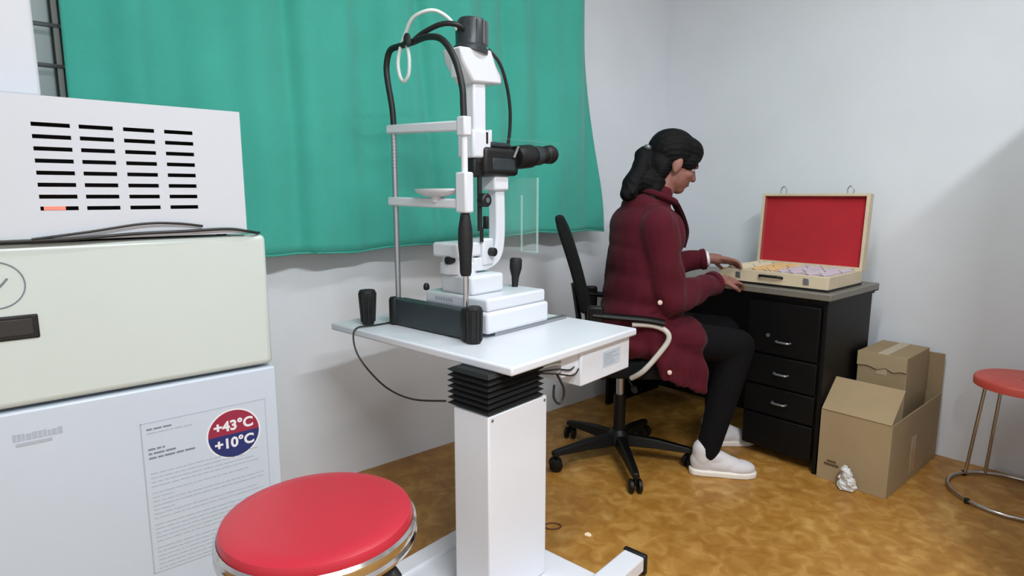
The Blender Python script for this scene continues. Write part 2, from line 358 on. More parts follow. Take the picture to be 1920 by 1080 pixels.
# ------------------------------------------------------------------ fridge (front plane y = 1.6)
FX0, FX1, FY0, FY1 = -0.32, 0.535, 1.60, 2.08
def fridge():
    t = thing('refrigerator', 'off-white refrigerator with a round warning sticker, in front of the curtain', 'refrigerator', ((FX0+FX1)/2, (FY0+FY1)/2, 0))
    MB().box(FX0, FX1-.004, FY0+.055, FY1, .05, 1.045).build('body', M['fridge_low'], t, bevel=.012, seg=3)
    for x in (FX0+.06, FX1-.06):
        for y in (FY0+.1, FY1-.06): MB().cyl((x, y, 0), (x, y, .05), .02).build('foot', M['black'], t)
    up = MB().box(FX0, FX1, FY0, FY0+.05, .708, 1.05).build('upper_door', M['fridge_top'], t, bevel=.014, seg=4)
    lo = MB().box(FX0, FX1+.004, FY0, FY0+.05, .07, .700).build('lower_door', M['fridge_low'], t, bevel=.006, seg=3)
    up['label'] = 'ivory upper door with dark handle slot'; lo['label'] = 'white lower door with printed sheet'
    y = FY0
    # circle emblem and check stroke on the upper door (ring lies on the door)
    c = (-0.006, y, .969)
    ring = [(c[0]+.0475*math.cos(a), y-.0008, c[2]+.0475*math.sin(a)) for a in np.linspace(0, 2*PI, 48, endpoint=False)]
    MB().tube(ring, .0014, 6, closed=True).build('emblem_ring', M['inkdark'], up, org=t['_o'])
    MB().tube(smooth_path([(-.03, y-.0006, .952), (-.006, y-.0006, .960), (.014, y-.0006, .982)]), .0022, 6).build('emblem_stroke', M['inkdark'], up, org=t['_o'])
    # recessed handle
    MB().box(-.15, .056, y-.004, y+.002, .853, .904).build('handle_frame', M['black'], up, org=t['_o'], bevel=.003)
    MB().box(-.15, .046, y-.0052, y-.003, .862, .896).build('handle_pull', M['handle_dk'], up, org=t['_o'], bevel=.002)
    # badge with illegible grey lettering
    bd = MB(); rnd = random.Random(4); x = -.010
    while x < .068:
        wd = rnd.uniform(.004, .009); bd.box(x, x+wd, y-.0010, y+.001, .636+(x+.01)*.0, .652-rnd.uniform(0, .003)); x += wd+.0022
    bd.box(-.006, .055, y-.0010, y+.001, .624, .631)
    bd.build('door_badge', M['ink'], lo, org=t['_o'], smooth=False)
    # printed sheet
    sx0, sx1, sz0, sz1 = .219, .506, .235, .617
    sh = MB().box(sx0, sx1, y-.0008, y+.0005, sz0, sz1).build('printed_sheet', M['paper'], lo, org=t['_o'], smooth=False)
    bdr = MB()
    for a in ((sx0, sx0+.0022, sz0, sz1), (sx0, sx1, sz1-.0015, sz1), (sx1-.0012, sx1, sz0, sz1), (sx0, sx1, sz0, sz0+.0012)):
        bdr.box(a[0], a[1], y-.0012, y-.0004, a[2], a[3])
    bdr.build('sheet_border', M['ink'], lo, org=t['_o'], smooth=False)
    ln = MB(); dk = MB()
    def line(mb, z, xa, xb, h=.0028):
        x = xa
        while x < xb-.003:
            wd = min(rnd.uniform(.006, .024), xb-x); mb.box(x, x+wd, y-.0013, y-.0004, z, z+h); x += wd+.003
    line(dk, .598, sx0+.012, sx0+.065, .004); line(ln, .589, sx0+.012, sx0+.115)
    for z, L in ((.548, .035), (.537, .06), (.526, .105)): line(dk, z, sx0+.012, sx0+.012+L, .0045)
    zz = .488
    for k in range(22):
        if k in (4, 11, 16): zz -= .006
        L = .045 if k in (5, 8) else rnd.uniform(.2, .262)
        line(ln, zz, sx0+.012, sx0+.012+L, .0026); zz -= .0108
    for q in (ln.build('printed_lines', M['ink'], lo, org=t['_o'], smooth=False), dk.build('printed_headings', M['inkdark'], lo, org=t['_o'], smooth=False)): q['kind'] = 'stuff'
    # round sticker : red over blue, white figures
    cx, cz, r = .424, .5415, .062
    def half(a0, a1):
        a = np.linspace(a0, a1, 28); return [(cx+r*math.cos(q), y-.0014, cz+r*math.sin(q)) for q in a]
    ringpts = [(cx+(r+.004)*math.cos(q), y-.0010, cz+(r+.004)*math.sin(q)) for q in np.linspace(0, 2*PI, 48, endpoint=False)]
    st = MB().prism(ringpts, (0, .0012, 0), (0, 0, 0)).build('round_sticker', M['st_white'], lo, org=t['_o'], smooth=False)
    MB().prism(half(.0, PI), (0, .001, 0), (0, 0, 0)).build('red_half', M['st_red'], lo, org=t['_o'], smooth=False)
    MB().prism(half(-PI, 0), (0, .001, 0), (0, 0, 0)).build('blue_half', M['st_blue'], lo, org=t['_o'], smooth=False)
    ob = t['_o']
    text_mesh('sticker_text', '+43°C', .036, M['st_white'], lo, (cx-ob[0], y-.0018-ob[1], cz+.022-ob[2]), (PI/2, 0, 0), bold=.0012)
    text_mesh('sticker_text', '+10°C', .036, M['st_white'], lo, (cx-ob[0], y-.0018-ob[1], cz-.024-ob[2]), (PI/2, 0, 0), bold=.0012)
    return t
fridge()
# vented stabiliser cabinet on top of the fridge
def vent_box():
    x0, x1, y0, y1, z0, z1 = -.30, .488, 1.595, 1.98, 1.056, 1.351
    t = thing('stabilizer_cabinet', 'white metal cabinet with rows of vent slots on top of refrigerator', 'cabinet', ((x0+x1)/2, (y0+y1)/2, 1.05))
    # front panel is built around the slots so that they are real openings
    cols = [(.081, .146), (.161, .222), (.241, .301), (.321, .380)]
    pit = (1.2935-1.1225)/7; rows = [1.1225+k*pit for k in range(8)]; h = .0042
    fp = MB(); xs = [x0]+[v for c in cols for v in c]+[x1]
    zb0, zb1 = z0, z1
    for i in range(0, len(xs)-1, 2): fp.box(xs[i], xs[i+1], y0, y0+.004, zb0, zb1)
    for a, b in cols:
        zs = [zb0]+[q for r in rows for q in (r-h, r+h)]+[zb1]
        for i in range(0, len(zs), 2): fp.box(a, b, y0, y0+.004, zs[i], zs[i+1])
    fp.build('vent_panel', M['cab'], t, smooth=False)
    sh = MB()
    sh.box(x0, x1, y0+.004, y1, z1-.006, z1); sh.box(x0, x1, y0+.004, y1, z0, z0+.006)
    sh.box(x0, x0+.006, y0+.004, y1, z0, z1); sh.box(x1-.006, x1, y0+.004, y1, z0, z1); sh.box(x0, x1, y1-.006, y1, z0, z1)
    sh.build('casing', M['cab'], t)
    MB().box(x0+.01, x1-.01, y0+.05, y0+.055, z0+.01, z1-.01).build('inner_plate', M['slot'], t)
    MB().cyl((.088, y0+.022, rows[0]), (.125, y0+.022, rows[0]), .004).build('red_indicator', mat('lit_red_indicator', (.9, .2, .15), emit=(1, .25, .18), estr=1.2), t)
    for x in (x0+.05, x1-.05):
        for y in (y0+.04, y1-.04): MB().cyl((x, y, 1.0505), (x, y, z0), .012, n=12).build('foot', M['black'], t)
vent_box()
t = thing('white_appliance', 'plain white box standing on the vented white cabinet', 'box', (-.1, 1.8, 1.3515))
MB().box(-.30, .108, 1.66, 1.94, 1.356, 1.80).build('casing', M['cab'], t, bevel=.006, seg=3)
for x in (-.26, .07):
    for y in (1.7, 1.9): MB().box(x-.02, x+.02, y-.02, y+.02, 1.3512, 1.356).build('foot', M['white2'], t)
# cables lying in the gap on top of the fridge
single(MB().tube(smooth_path([(-.28, 1.588, 1.058), (-.05, 1.586, 1.057), (.12, 1.587, 1.058), (.24, 1.588, 1.064), (.34, 1.587, 1.066), (.44, 1.588, 1.068), (.490, 1.590, 1.060), (.515, 1.603, 1.0545), (.528, 1.63, 1.0535)]), .0035, 8),
       'power_cable', M['cable_b'], 'black power cable running along the front edge of the fridge top', 'cable')
single(MB().tube(smooth_path([(.06, 1.585, 1.060), (.16, 1.584, 1.072), (.26, 1.584, 1.086), (.33, 1.586, 1.085), (.385, 1.589, 1.077)]), .0028, 8),
       'signal_cable', M['cable_b'], 'thin grey cable arching up against the vented cabinet', 'cable')

# ------------------------------------------------------------------ red stool in front
def red_stool():
    cx, cy, zt, r = .402, 1.012, .583, .171
    t = thing('swivel_stool', 'round red vinyl stool with chrome rim beside the slit lamp table', 'stool', (cx, cy, 0))
    c = lambda z: (cx, cy, z)
    MB().lathe(c(0), [(.0, zt-.012), (r-.02, zt-.010)] if False else [(0, zt-.03), (r-.004, zt-.03), (r-.001, zt-.018), (r-.005, zt-.007), (r-.016, zt-.0015), (r-.04, zt), (0, zt)], 64).build('seat_cushion', M['redvinyl'], t)
    MB().lathe(c(0), [(0, zt-.06), (r-.004, zt-.06), (r+.004, zt-.057), (r+.006, zt-.05), (r+.003, zt-.043), (r+.006, zt-.036), (r+.005, zt-.026), (r, zt-.021), (r-.004, zt-.024), (0, zt-.03)], 64).build('chrome_rim', M['chrome'], t)
    MB().cyl(c(.40), c(zt-.06), .022).build('screw_post', M['chrome'], t)
    MB().cyl(c(.30), c(.42), .032).build('hub', M['black'], t, bevel=.004)
    for k in range(4):
        a = PI/4*2*k+.9-.55
        dx, dy = math.cos(a), math.sin(a)
        MB().tube(smooth_path([(cx+dx*.02, cy+dy*.02, .40), (cx+dx*.09, cy+dy*.09, .37), (cx+dx*.16, cy+dy*.16, .2), (cx+dx*.2, cy+dy*.2, .015)]), .012, 10).build('leg', M['chrome'], t)
        MB().cyl((cx+dx*.201, cy+dy*.201, 0), (cx+dx*.2, cy+dy*.2, .03), .015).build('rubber_foot', M['black'], t)
    # black tightening lever under the rim
    MB().tube(smooth_path([(cx+.01, cy-.03, zt-.09), (cx+.04, cy-.09, zt-.082), (cx+.065, cy-.125, zt-.082), (cx+.075, cy-.142, zt-.10)]), .014, 12).build('lever', M['black'], t)
red_stool()

# ------------------------------------------------------------------ slit lamp table (rotated frame u,v)
A = .138
TZ = .73
def lamp_table():
    t = thing('instrument_table', 'white motorised instrument table on a square column with black bellows', 'table', (1.162, 1.09, 0), frame=A)
    MB().box(1.080, 1.685, .956, 1.763, TZ-.024, TZ).build('tabletop', M['white'], t, bevel=.006, seg=3)
    MB().box(1.044, 1.280, 1.002, 1.130, .062, .600).build('column', M['white2'], t, bevel=.004)
    for u in (1.058, 1.268): MB().cyl((u, 1.002, .588), (u, 1.0005, .588), .004, n=10).build('screw', M['grey'], t)
    # bellows: concertina of flared rings
    bl = MB(); rr = []
    n = 7
    for k in range(2*n+1):
        z = .600+(TZ-.024-.600)*k/(2*n); e = .004 if k % 2 else -.008
        rr.append([(1.044-e, 1.002-e, z), (1.258+e, 1.002-e, z), (1.258+e, 1.145+e, z), (1.044-e, 1.145+e, z)])
    bl.rings(rr); bl.build('bellows', M['bellows'], t, smooth=False)
    # base: plate, two feet, black end caps
    MB().box(.93, 1.375, .845, 1.345, .028, .060).build('base_plate', M['white2'], t, bevel=.005)
    for v0, v1 in ((.815, .885), (1.290, 1.356)):
        ft = MB().box(.80, 1.525, v0, v1, .022, .070).build('foot', M['white2'], t, bevel=.006)
        for u0, u1 in ((.788, .803), (1.522, 1.540)): MB().box(u0, u1, v0-.004, v1+.004, .010, .074).build('end_cap', M['black'], ft, org=t['_o'], bevel=.005)
        for u in (.83, 1.50): MB().cyl((u, (v0+v1)/2, 0), (u, (v0+v1)/2, .024), .02, n=16).build('glide', M['black'], ft, org=t['_o'])
    # electrical box under the right edge
    bx = MB().box(1.40, 1.668, .972, 1.30, .600, TZ-.024).build('power_box', M['white2'], t, bevel=.004)
    MB().box(1.512, 1.610, .9708, .973, .633, .682).build('rating_plate', M['paper'], bx, org=t['_o'])
    rp = MB(); rnd = random.Random(9)
    for k in range(6):
        z = .639+k*.0065; rp.box(1.517, 1.517+rnd.uniform(.045, .088), .9700, .971, z, z+.003)
    rp.build('plate_print', M['ink'], bx, org=t['_o'], smooth=False)
    MB().box(1.325, 1.405, .985, 1.1, .640, TZ-.024).build('socket_block', M['white2'], bx, org=t['_o'], bevel=.003)
    for k in range(3):
        MB().tube(smooth_path([(1.41, .985+.012*k, .655+.012*k), (1.36, .970+.01*k, .645+.014*k), (1.30, .975+.01*k, .660+.012*k), (1.24, 1.0+.01*k, .672)]), .0023, 8).build('lead', M['cable_b'] if k < 2 else M['cable_w'], bx, org=t['_o'])
    return t
T_TAB = lamp_table()
def uvw(u, v, z): return (u*math.cos(A)-v*math.sin(A), u*math.sin(A)+v*math.cos(A), z)
def utube(pts, r, n=8, k=6): return MB().tube(smooth_path([uvw(*p) for p in pts], k), r, n)
single(utube([(1.20, 1.60, TZ+.004), (1.14, 1.605, TZ+.004), (1.085, 1.615, TZ+.004), (1.066, 1.612, TZ-.02), (1.062, 1.59, .66), (1.07, 1.54, .61), (1.066, 1.44, .575), (1.045, 1.30, .580), (1.035, 1.15, .612)], .0028),
       'hanging_wire', M['cable_b'], 'thin dark wire drooping under the table edge to the bellows', 'wire')
single(utube([(1.30, .985, .66), (1.315, .972, .62), (1.315, .972, .59), (1.30, .976, .575), (1.285, .982, .595), (1.29, .985, .63)], .0035),
       'cable_loop', M['cable_b'], 'small black cable loop dangling beside the black bellows', 'cable')
# ------------------------------------------------------------------ slit lamp
VC = 1.35
def slit_lamp():
    t = thing('slit_lamp', 'white slit lamp microscope with chin rest standing on the instrument table', 'microscope', (1.4, VC, TZ), frame=A)
    B = lambda mb, n, m, **k: mb.build(n, m, t, **k)
    uf = 1.220
    # --- chin rest frame
    B(MB().box(1.198, 1.240, 1.225, 1.570, TZ+.004, TZ+.088), 'clamp_bar', M['darkgrey'], bevel=.004)
    B(MB().lathe((1.212, 1.582, TZ+.002), [(.020, 0), (.022, .01), (.022, .08), (.018, .088)], 24), 'clamp_end', M['black'])
    B(MB().lathe((1.204, 1.236, TZ+.002), [(.018, 0), (.020, .01), (.020, .09), (.016, .096)], 24), 'clamp_end', M['black'])
    kb = B(MB().lathe((1.196, 1.205, TZ+.001), [(.020, 0), (.022, .006), (.0225, .03), (.024, .09), (.026, .10), (.020, .106)], 20), 'clamp_knob', M['blackgrip'])
    rb = MB()
    for k in range(10):
        a = 2*PI*k/10; rb.cyl((1.196+.0225*math.cos(a), 1.205+.0225*math.sin(a), TZ+.008), (1.196+.0245*math.cos(a), 1.205+.0245*math.sin(a), TZ+.096), .0035, n=6)
    rb.build('knob_ribs', M['blackgrip'], kb, org=t['_o'])
    vl, vr = 1.577, 1.259
    B(MB().cyl((uf, vl, TZ+.08), (uf, vl, 1.345), .0088), 'post', M['steel'])
    B(MB().cyl((uf, vr, TZ+.08), (uf, vr, .93), .0085), 'post', M['chrome'])
    B(MB().lathe((uf, vr, .918), [(.014, 0), (.017, .01), (.018, .05), (.0215, .09), (.0205, .135), (.014, .175), (.011, .186)], 24), 'height_grip', M['blackgrip'])
    B(MB().cyl((uf, vr, 1.10), (uf, vr, 1.34), .0095), 'upper_post', M['white2'])
    mk = MB()
    for k in range(9): mk.cyl((uf, vl, 1.235+k*.011), (uf, vl, 1.2365+k*.011), .0092, n=16)
    B(mk, 'scale_marks', M['inkdark'])
    B(MB().box(uf-.013, uf+.013, vr-.008, vl+.024, 1.335, 1.363, rot=Matrix.Rotation(math.radians(2.0), 3, 'X')), 'forehead_rung', M['white'], bevel=.005)
    B(MB().box(uf-.014, uf+.014, vr-.006, vl+.024, 1.114, 1.142, rot=Matrix.Rotation(math.radians(.8), 3, 'X')), 'chin_rung', M['white'], bevel=.005)
    B(MB().box(uf-.017, uf+.017, vr-.020, vr+.022, 1.10, 1.215), 'side_bracket', M['white'], bevel=.005)
    B(MB().box(uf-.015, uf+.015, vr-.016, vr+.016, 1.315, 1.368), 'rung_joint', M['white'], bevel=.004)
    # chin cup : shallow dish
    cup = MB(); rr = []
    for q, dz in ((0, 0), (.35, .002), (.7, .007), (.93, .016), (1, .022), (1.0, .017), (.9, .010), (.6, .001), (0.02, -.006)):
        rr.append([(uf-.005+.04*q*math.cos(a), 1.375+.088*q*math.sin(a), 1.147+dz) for a in np.linspace(0, 2*PI, 28, endpoint=False)])
    B(cup.rings(rr), 'chin_cup', M['white'])
    B(MB().cyl((uf, 1.375, 1.13), (uf, 1.375, 1.145), .02), 'cup_stem', M['white'])
    # black arched strap tube above the frame
    B(MB().tube(smooth_path([(uf, vl-.002, 1.35), (uf, vl+.004, 1.42), (uf, vl+.022, 1.50), (uf, vl+.026, 1.55), (uf, vl+.006, 1.592), (uf, vl-.045, 1.598), (uf, vl-.10, 1.600), (uf, vl-.17, 1.604), (uf, vl-.235, 1.585), (uf, vl-.285, 1.525), (uf, vl-.312, 1.45), (uf, vr+.002, 1.40), (uf, vr, 1.36)], 6), .0095, 12), 'arch_tube', M['cable_b'])
    B(MB().tube(smooth_path([(uf, vl-.10, 1.600), (uf+.01, vl-.14, 1.622), (uf+.03, vl-.20, 1.640), (uf+.06, vl-.235, 1.637), (uf+.10, vl-.235, 1.620)], 6), .0075, 10), 'lamp_cable', M['cable_b'])
    B(MB().tube(smooth_path([(1.305, VC+.02, 1.632), (1.29, VC+.04, 1.665), (1.26, VC+.06, 1.684), (uf+.015, VC+.085, 1.682), (uf, VC+.125, 1.665), (uf, VC+.160, 1.625), (uf-.004, VC+.180, 1.585), (uf-.008, VC+.186, 1.545), (uf-.008, VC+.176, 1.505), (uf-.008, VC+.157, 1.491), (uf-.008, VC+.136, 1.510), (uf-.008, VC+.132, 1.555), (uf-.004, VC+.146, 1.592)], 6), .0056, 10), 'white_cable', M['cable_w'])
    B(MB().tube(smooth_path([(uf, vl-.075, 1.603), (uf-.01, vl-.09, 1.617), (uf-.012, vl-.10, 1.59)], 4), .010, 8), 'cable_tie', M['cable_b'])
    # --- cross slide base
    B(MB().box(1.255, 1.545, 1.205, 1.500, TZ+.012, TZ+.078), 'slide_base', M['white'], bevel=.010, seg=3)
    B(MB().box(1.262, 1.535, 1.212, 1.492, TZ+.078, TZ+.118), 'slide_top', M['white'], bevel=.008, seg=3)
    B(MB().box(1.25, 1.56, 1.50, 1.515, TZ, TZ+.02), 'rail', M['steel'], bevel=.003)
    B(MB().box(1.30, 1.66, 1.215, 1.235, TZ, TZ+.012), 'rail', M['steel'], bevel=.003)
    for v in (1.23, 1.46): B(MB().cyl((1.33, v, TZ+.02), (1.33, v+.02, TZ+.02), .02), 'roller', M['steel'])
    for v in (1.23, 1.46): B(MB().cyl((1.49, v, TZ+.02), (1.49, v+.02, TZ+.02), .02), 'roller', M['steel'])
    B(MB().lathe((1.275, 1.50, TZ+.115), [(.007, 0), (.010, .004), (.010, .014), (.006, .022)], 16), 'lock_knob', M['black'])
    sc = MB()
    for k in range(7): sc.box(1.26, 1.262, 1.36+.012*k, 1.367+.012*k, TZ+.095, TZ+.105)
    B(sc, 'slide_scale', M['ink'], smooth=False)
    # joystick
    B(MB().lathe((1.504, 1.318, TZ+.112), [(.010, 0), (.011, .02), (.013, .04), (.019, .062), (.0205, .070), (.0205, .096), (.016, .102)], 20, axis=(.06, .0, 1)), 'joystick', M['blackgrip'])
    # --- pillar and arms
    B(MB().box(1.27, 1.415, 1.285, 1.425, TZ+.118, TZ+.178), 'pillar_base', M['white'], bevel=.010, seg=3)
    B(MB().lathe((1.315, 1.39, TZ+.178), [(.058, 0), (.058, .03), (.050, .036), (.050, .052), (.0, .052)], 32), 'turntable', M['white'])
    B(MB().box(1.255, 1.365, 1.335, 1.445, TZ+.230, TZ+.275), 'arm_block', M['white'], bevel=.008, seg=3)
    B(MB().cyl((1.25, 1.372, TZ+.222), (1.275, 1.372, TZ+.222), .012), 'angle_knob', M['black'])
    B(MB().box(1.362, 1.41, 1.325, 1.385, TZ+.20, TZ+.285), 'arm_joint', M['white'], bevel=.006)
    # microscope arm : swept rectangular section
    path = smooth_path([(1.33, VC, .935), (1.39, VC, .936), (1.432, VC, .955), (1.449, VC, 1.0), (1.452, VC, 1.08), (1.448, VC, 1.2)], 6)
    rr = []
    for i, p in enumerate(path):
        tn = (path[min(i+1, len(path)-1)]-path[max(i-1, 0)]).normalized(); nn = Vector((-tn.z, 0, tn.x))
        h, b = .021, .019
        rr.append([p+nn*h+Vector((0, b, 0)), p+nn*h-Vector((0, b, 0)), p-nn*h-Vector((0, b, 0)), p-nn*h+Vector((0, b, 0))])
    B(MB().rings(rr), 'microscope_arm', M['white'], bevel=.005)
    B(MB().box(1.411, 1.478, VC-.03, VC+.03, 1.165, 1.212), 'arm_head', M['white2'], bevel=.006)
    # microscope
    ms_ = B(MB().box(1.352, 1.512, VC-.046, VC+.046, 1.211, 1.297), 'microscope_body', M['black'], bevel=.014, seg=3)
    MB().box(1.385, 1.49, VC-.0475, VC-.040, 1.226, 1.264).build('side_plate', M['darkgrey'], ms_, org=t['_o'], bevel=.004)
    MB().box(1.365, 1.485, VC-.034, VC+.034, 1.297, 1.314).build('top_cover', M['darkgrey'], ms_, org=t['_o'], bevel=.006)
    MB().tube([(1.480, VC-.049, 1.268), (1.502, VC-.049, 1.304)], .0045, 8).build('magnification_lever', M['steel'], ms_, org=t['_o'])
    MB().lathe((1.354, VC, 1.252), [(.032, 0), (.034, -.012), (.030, -.022)], 24, axis=(1, 0, 0)).build('objective', M['black'], ms_, org=t['_o'])
    for s_ in (-1, 1):
        v = VC+s_*.036
        e = MB().lathe((1.500, v, 1.270), [(.034, 0), (.038, .015), (.038, .075), (.031, .085), (.031, .13), (.026, .135), (.026, .155), (.030, .160), (.032, .185), (.027, .198)], 24, axis=(1, 0, .10)).build('eyepiece', M['black'], ms_, org=t['_o'])
        MB().lathe((1.588, v, 1.2785), [(.0325, 0), (.0325, .03)], 24, axis=(1, 0, .10)).build('eyepiece_ring', M['darkgrey'], ms_, org=t['_o'])
    # --- illumination tower
    B(MB().box(1.325, 1.378, VC-.026, VC+.026, 1.30, 1.50), 'tower', M['white'], bevel=.006)
    B(MB().box(1.312, 1.390, VC-.036, VC+.036, 1.262, 1.345), 'slit_housing', M['white'], bevel=.007)
    B(MB().box(1.366, 1.374, VC-.0375, VC-.034, 1.306, 1.340), 'slit_scale', M['black'])
    B(MB().box(1.392, 1.400, VC-.03, VC+.03, 1.28, 1.35), 'housing_flange', M['white'], bevel=.003)
    poly = [(1.258, 0, 1.572), (1.392, 0, 1.582), (1.412, 0, 1.54), (1.437, 0, 1.512), (1.436, 0, 1.488), (1.312, 0, 1.480), (1.268, 0, 1.535)]
    B(MB().prism(poly, (0, .076, 0), (0, VC-.038, 0)), 'lamp_housing', M['white'], bevel=.006)
    cap = B(MB().lathe((1.338, VC, 1.568), [(.052, 0), (.053, .012), (.046, .020), (.046, .086), (.041, .096), (.02, .099)], 32, axis=(.10, 0, 1)), 'lamp_cap', M['darkgrey'])
    for k in range(14):
        a = 2*PI*k/14
        fx, fy = math.cos(a), math.sin(a)
        MB().box(1.338+.008-.0025, 1.338+.008+.0025, VC-.0495, VC-.040, 1.592, 1.658, rot=Matrix.Rotation(a, 3, 'Z'), piv=(1.346, VC, 1.625)).build('cooling_fin', M['grey'] if k in (6, 7, 8, 0, 1) else M['darkgrey'], cap, org=t['_o'])
    B(MB().tube(smooth_path([(1.385, VC-.03, 1.585), (1.415, VC-.045, 1.55), (1.445, VC-.045, 1.50), (1.47, VC-.04, 1.43), (1.482, VC-.03, 1.36), (1.482, VC-.02, 1.30)], 6), .0055, 8), 'lamp_lead', M['cable_b'])
    B(MB().box(1.268, 1.284, VC-.012, VC+.012, 1.49, 1.53), 'filter_tab', M['white'], bevel=.003)
    # mirror arm and slit controls below the tower
    B(MB().box(1.320, 1.365, VC-.03, VC+.03, 1.205, 1.262), 'mirror_head', M['black'], bevel=.006)
    B(MB().cyl((1.352, VC-.02, 1.04), (1.352, VC-.02, 1.21), .0075), 'slit_rod', M['black'])
    B(MB().cyl((1.336, VC+.02, .99), (1.336, VC+.02, 1.21), .008), 'slit_rod', M['white'])
    B(MB().lathe((1.352, VC-.055, 1.135), [(.016, 0), (.021, .004), (.021, .026), (.016, .03)], 20, axis=(0, 1, 0)), 'slit_knob', M['black'])
    B(MB().lathe((1.352, VC-.056, 1.135), [(.008, 0), (.008, .004)], 16, axis=(0, 1, 0)), 'knob_cap', M['grey'])
    B(MB().box(1.372, 1.384, VC-.03, VC-.012, 1.045, 1.085), 'stop_lever', M['black'], bevel=.003)
    B(MB().cyl((1.36, VC-.02, 1.005), (1.36, VC-.02, 1.05), .006), 'lock_pin', M['black'])
    B(MB().lathe((1.395, VC-.045, .972), [(.010, 0), (.014, .003), (.014, .02), (.01, .024)], 16, axis=(0, 1, 0)), 'arm_lock_knob', M['black'])
    # breath shield : clear acrylic plates hanging at the operator's side
    sh = B(MB().box(1.520, 1.523, VC-.115, VC+.07, .965, 1.205), 'breath_shield', M['acrylic'])
    ed = MB()
    for a in ((VC-.115, VC-.111, .965, 1.205), (VC-.048, VC-.045, .965, 1.15), (VC-.115, VC-.045, .965, .969)):
        ed.box(1.518, 1.525, a[0], a[1], a[2], a[3])
    ed.build('shield_edge', M['acrylic_edge'], sh, org=t['_o'], smooth=False)
    top = MB().box(1.39, 1.66, VC-.09, VC+.07, 1.318, 1.321).build('upper_shield', M['acrylic'], sh, org=t['_o'])
    return t
slit_lamp()
# loose black knob handle standing on the table
kb = thing('knob_handle', 'black fluted tapered knob standing alone on the table corner', 'knob', (1.150, 1.650, TZ), frame=A)
kn = MB().lathe((1.150, 1.650, TZ), [(.019, 0), (.020, .008), (.021, .05), (.026, .09), (.0275, .108), (.024, .114), (.010, .113)], 24).build('grip', M['blackgrip'], kb)
fl = MB()
for k in range(9):
    a = 2*PI*k/9; fl.cyl((1.150+.0195*math.cos(a), 1.650+.0195*math.sin(a), TZ+.01), (1.150+.0255*math.cos(a), 1.650+.0255*math.sin(a), TZ+.105), .0045, n=6)
fl.build('flutes', M['blackgrip'], kb)

# ------------------------------------------------------------------ desk
def desk():
    x0, x1, y0, y1, zt = 2.50, 2.965, .985, 2.12, .762
    t = thing('office_desk', 'black office desk with drawers against the white wall', 'desk', ((x0+x1)/2, (y0+y1)/2, 0))
    MB().box(x0-.02, x1+.03, y0-.02, y1+.01, zt-.028, zt).build('desktop', M['desktop'], t, bevel=.004)
    MB().box(x0-.004, x1+.02, y0-.006, y1, zt-.045, zt-.028).build('top_rail', M['desk'], t)
    py1 = 1.315
    MB().box(x0+.012, x1, y0, py1, .04, zt-.045).build('pedestal', M['desk'], t, bevel=.003)
    MB().box(x0, x1, y0-.004, y0+.012, 0, zt-.045).build('side_panel', M['desk'], t, bevel=.002)
    MB().box(x0, x1, y1-.02, y1, 0, zt-.045).build('side_panel', M['desk'], t, bevel=.002)
    MB().box(x1-.03, x1-.012, py1, y1-.02, .03, zt-.045).build('modesty_panel', M['desk'], t)
    for i, (z0, z1, zh) in enumerate(((.475, .700, .535), (.335, .465, .395), (.205, .325, .265), (.05, .195, .13))):
        d = MB().box(x0-.006, x0+.014, y0+.02, py1-.008, z0, z1).build('drawer', M['desk'], t, bevel=.003)
        if i < 3:
            MB().tube(smooth_path([(x0-.006, 1.118, zh), (x0-.022, 1.123, zh), (x0-.024, 1.15, zh), (x0-.022, 1.172, zh), (x0-.006, 1.177, zh)], 3), .0048, 8).build('handle', M['grey'], d, org=t['_o'])
            if i == 0: MB().cyl((x0-.006, 1.215, zh+.02), (x0-.010, 1.215, zh+.02), .008).build('lock', M['grey'], d, org=t['_o'])
    MB().box(x1+.0, x1+.04, y0-.016, y0+.004, zt-.035, zt-.012).build('corner_cap', M['black'], t, bevel=.003)
desk()
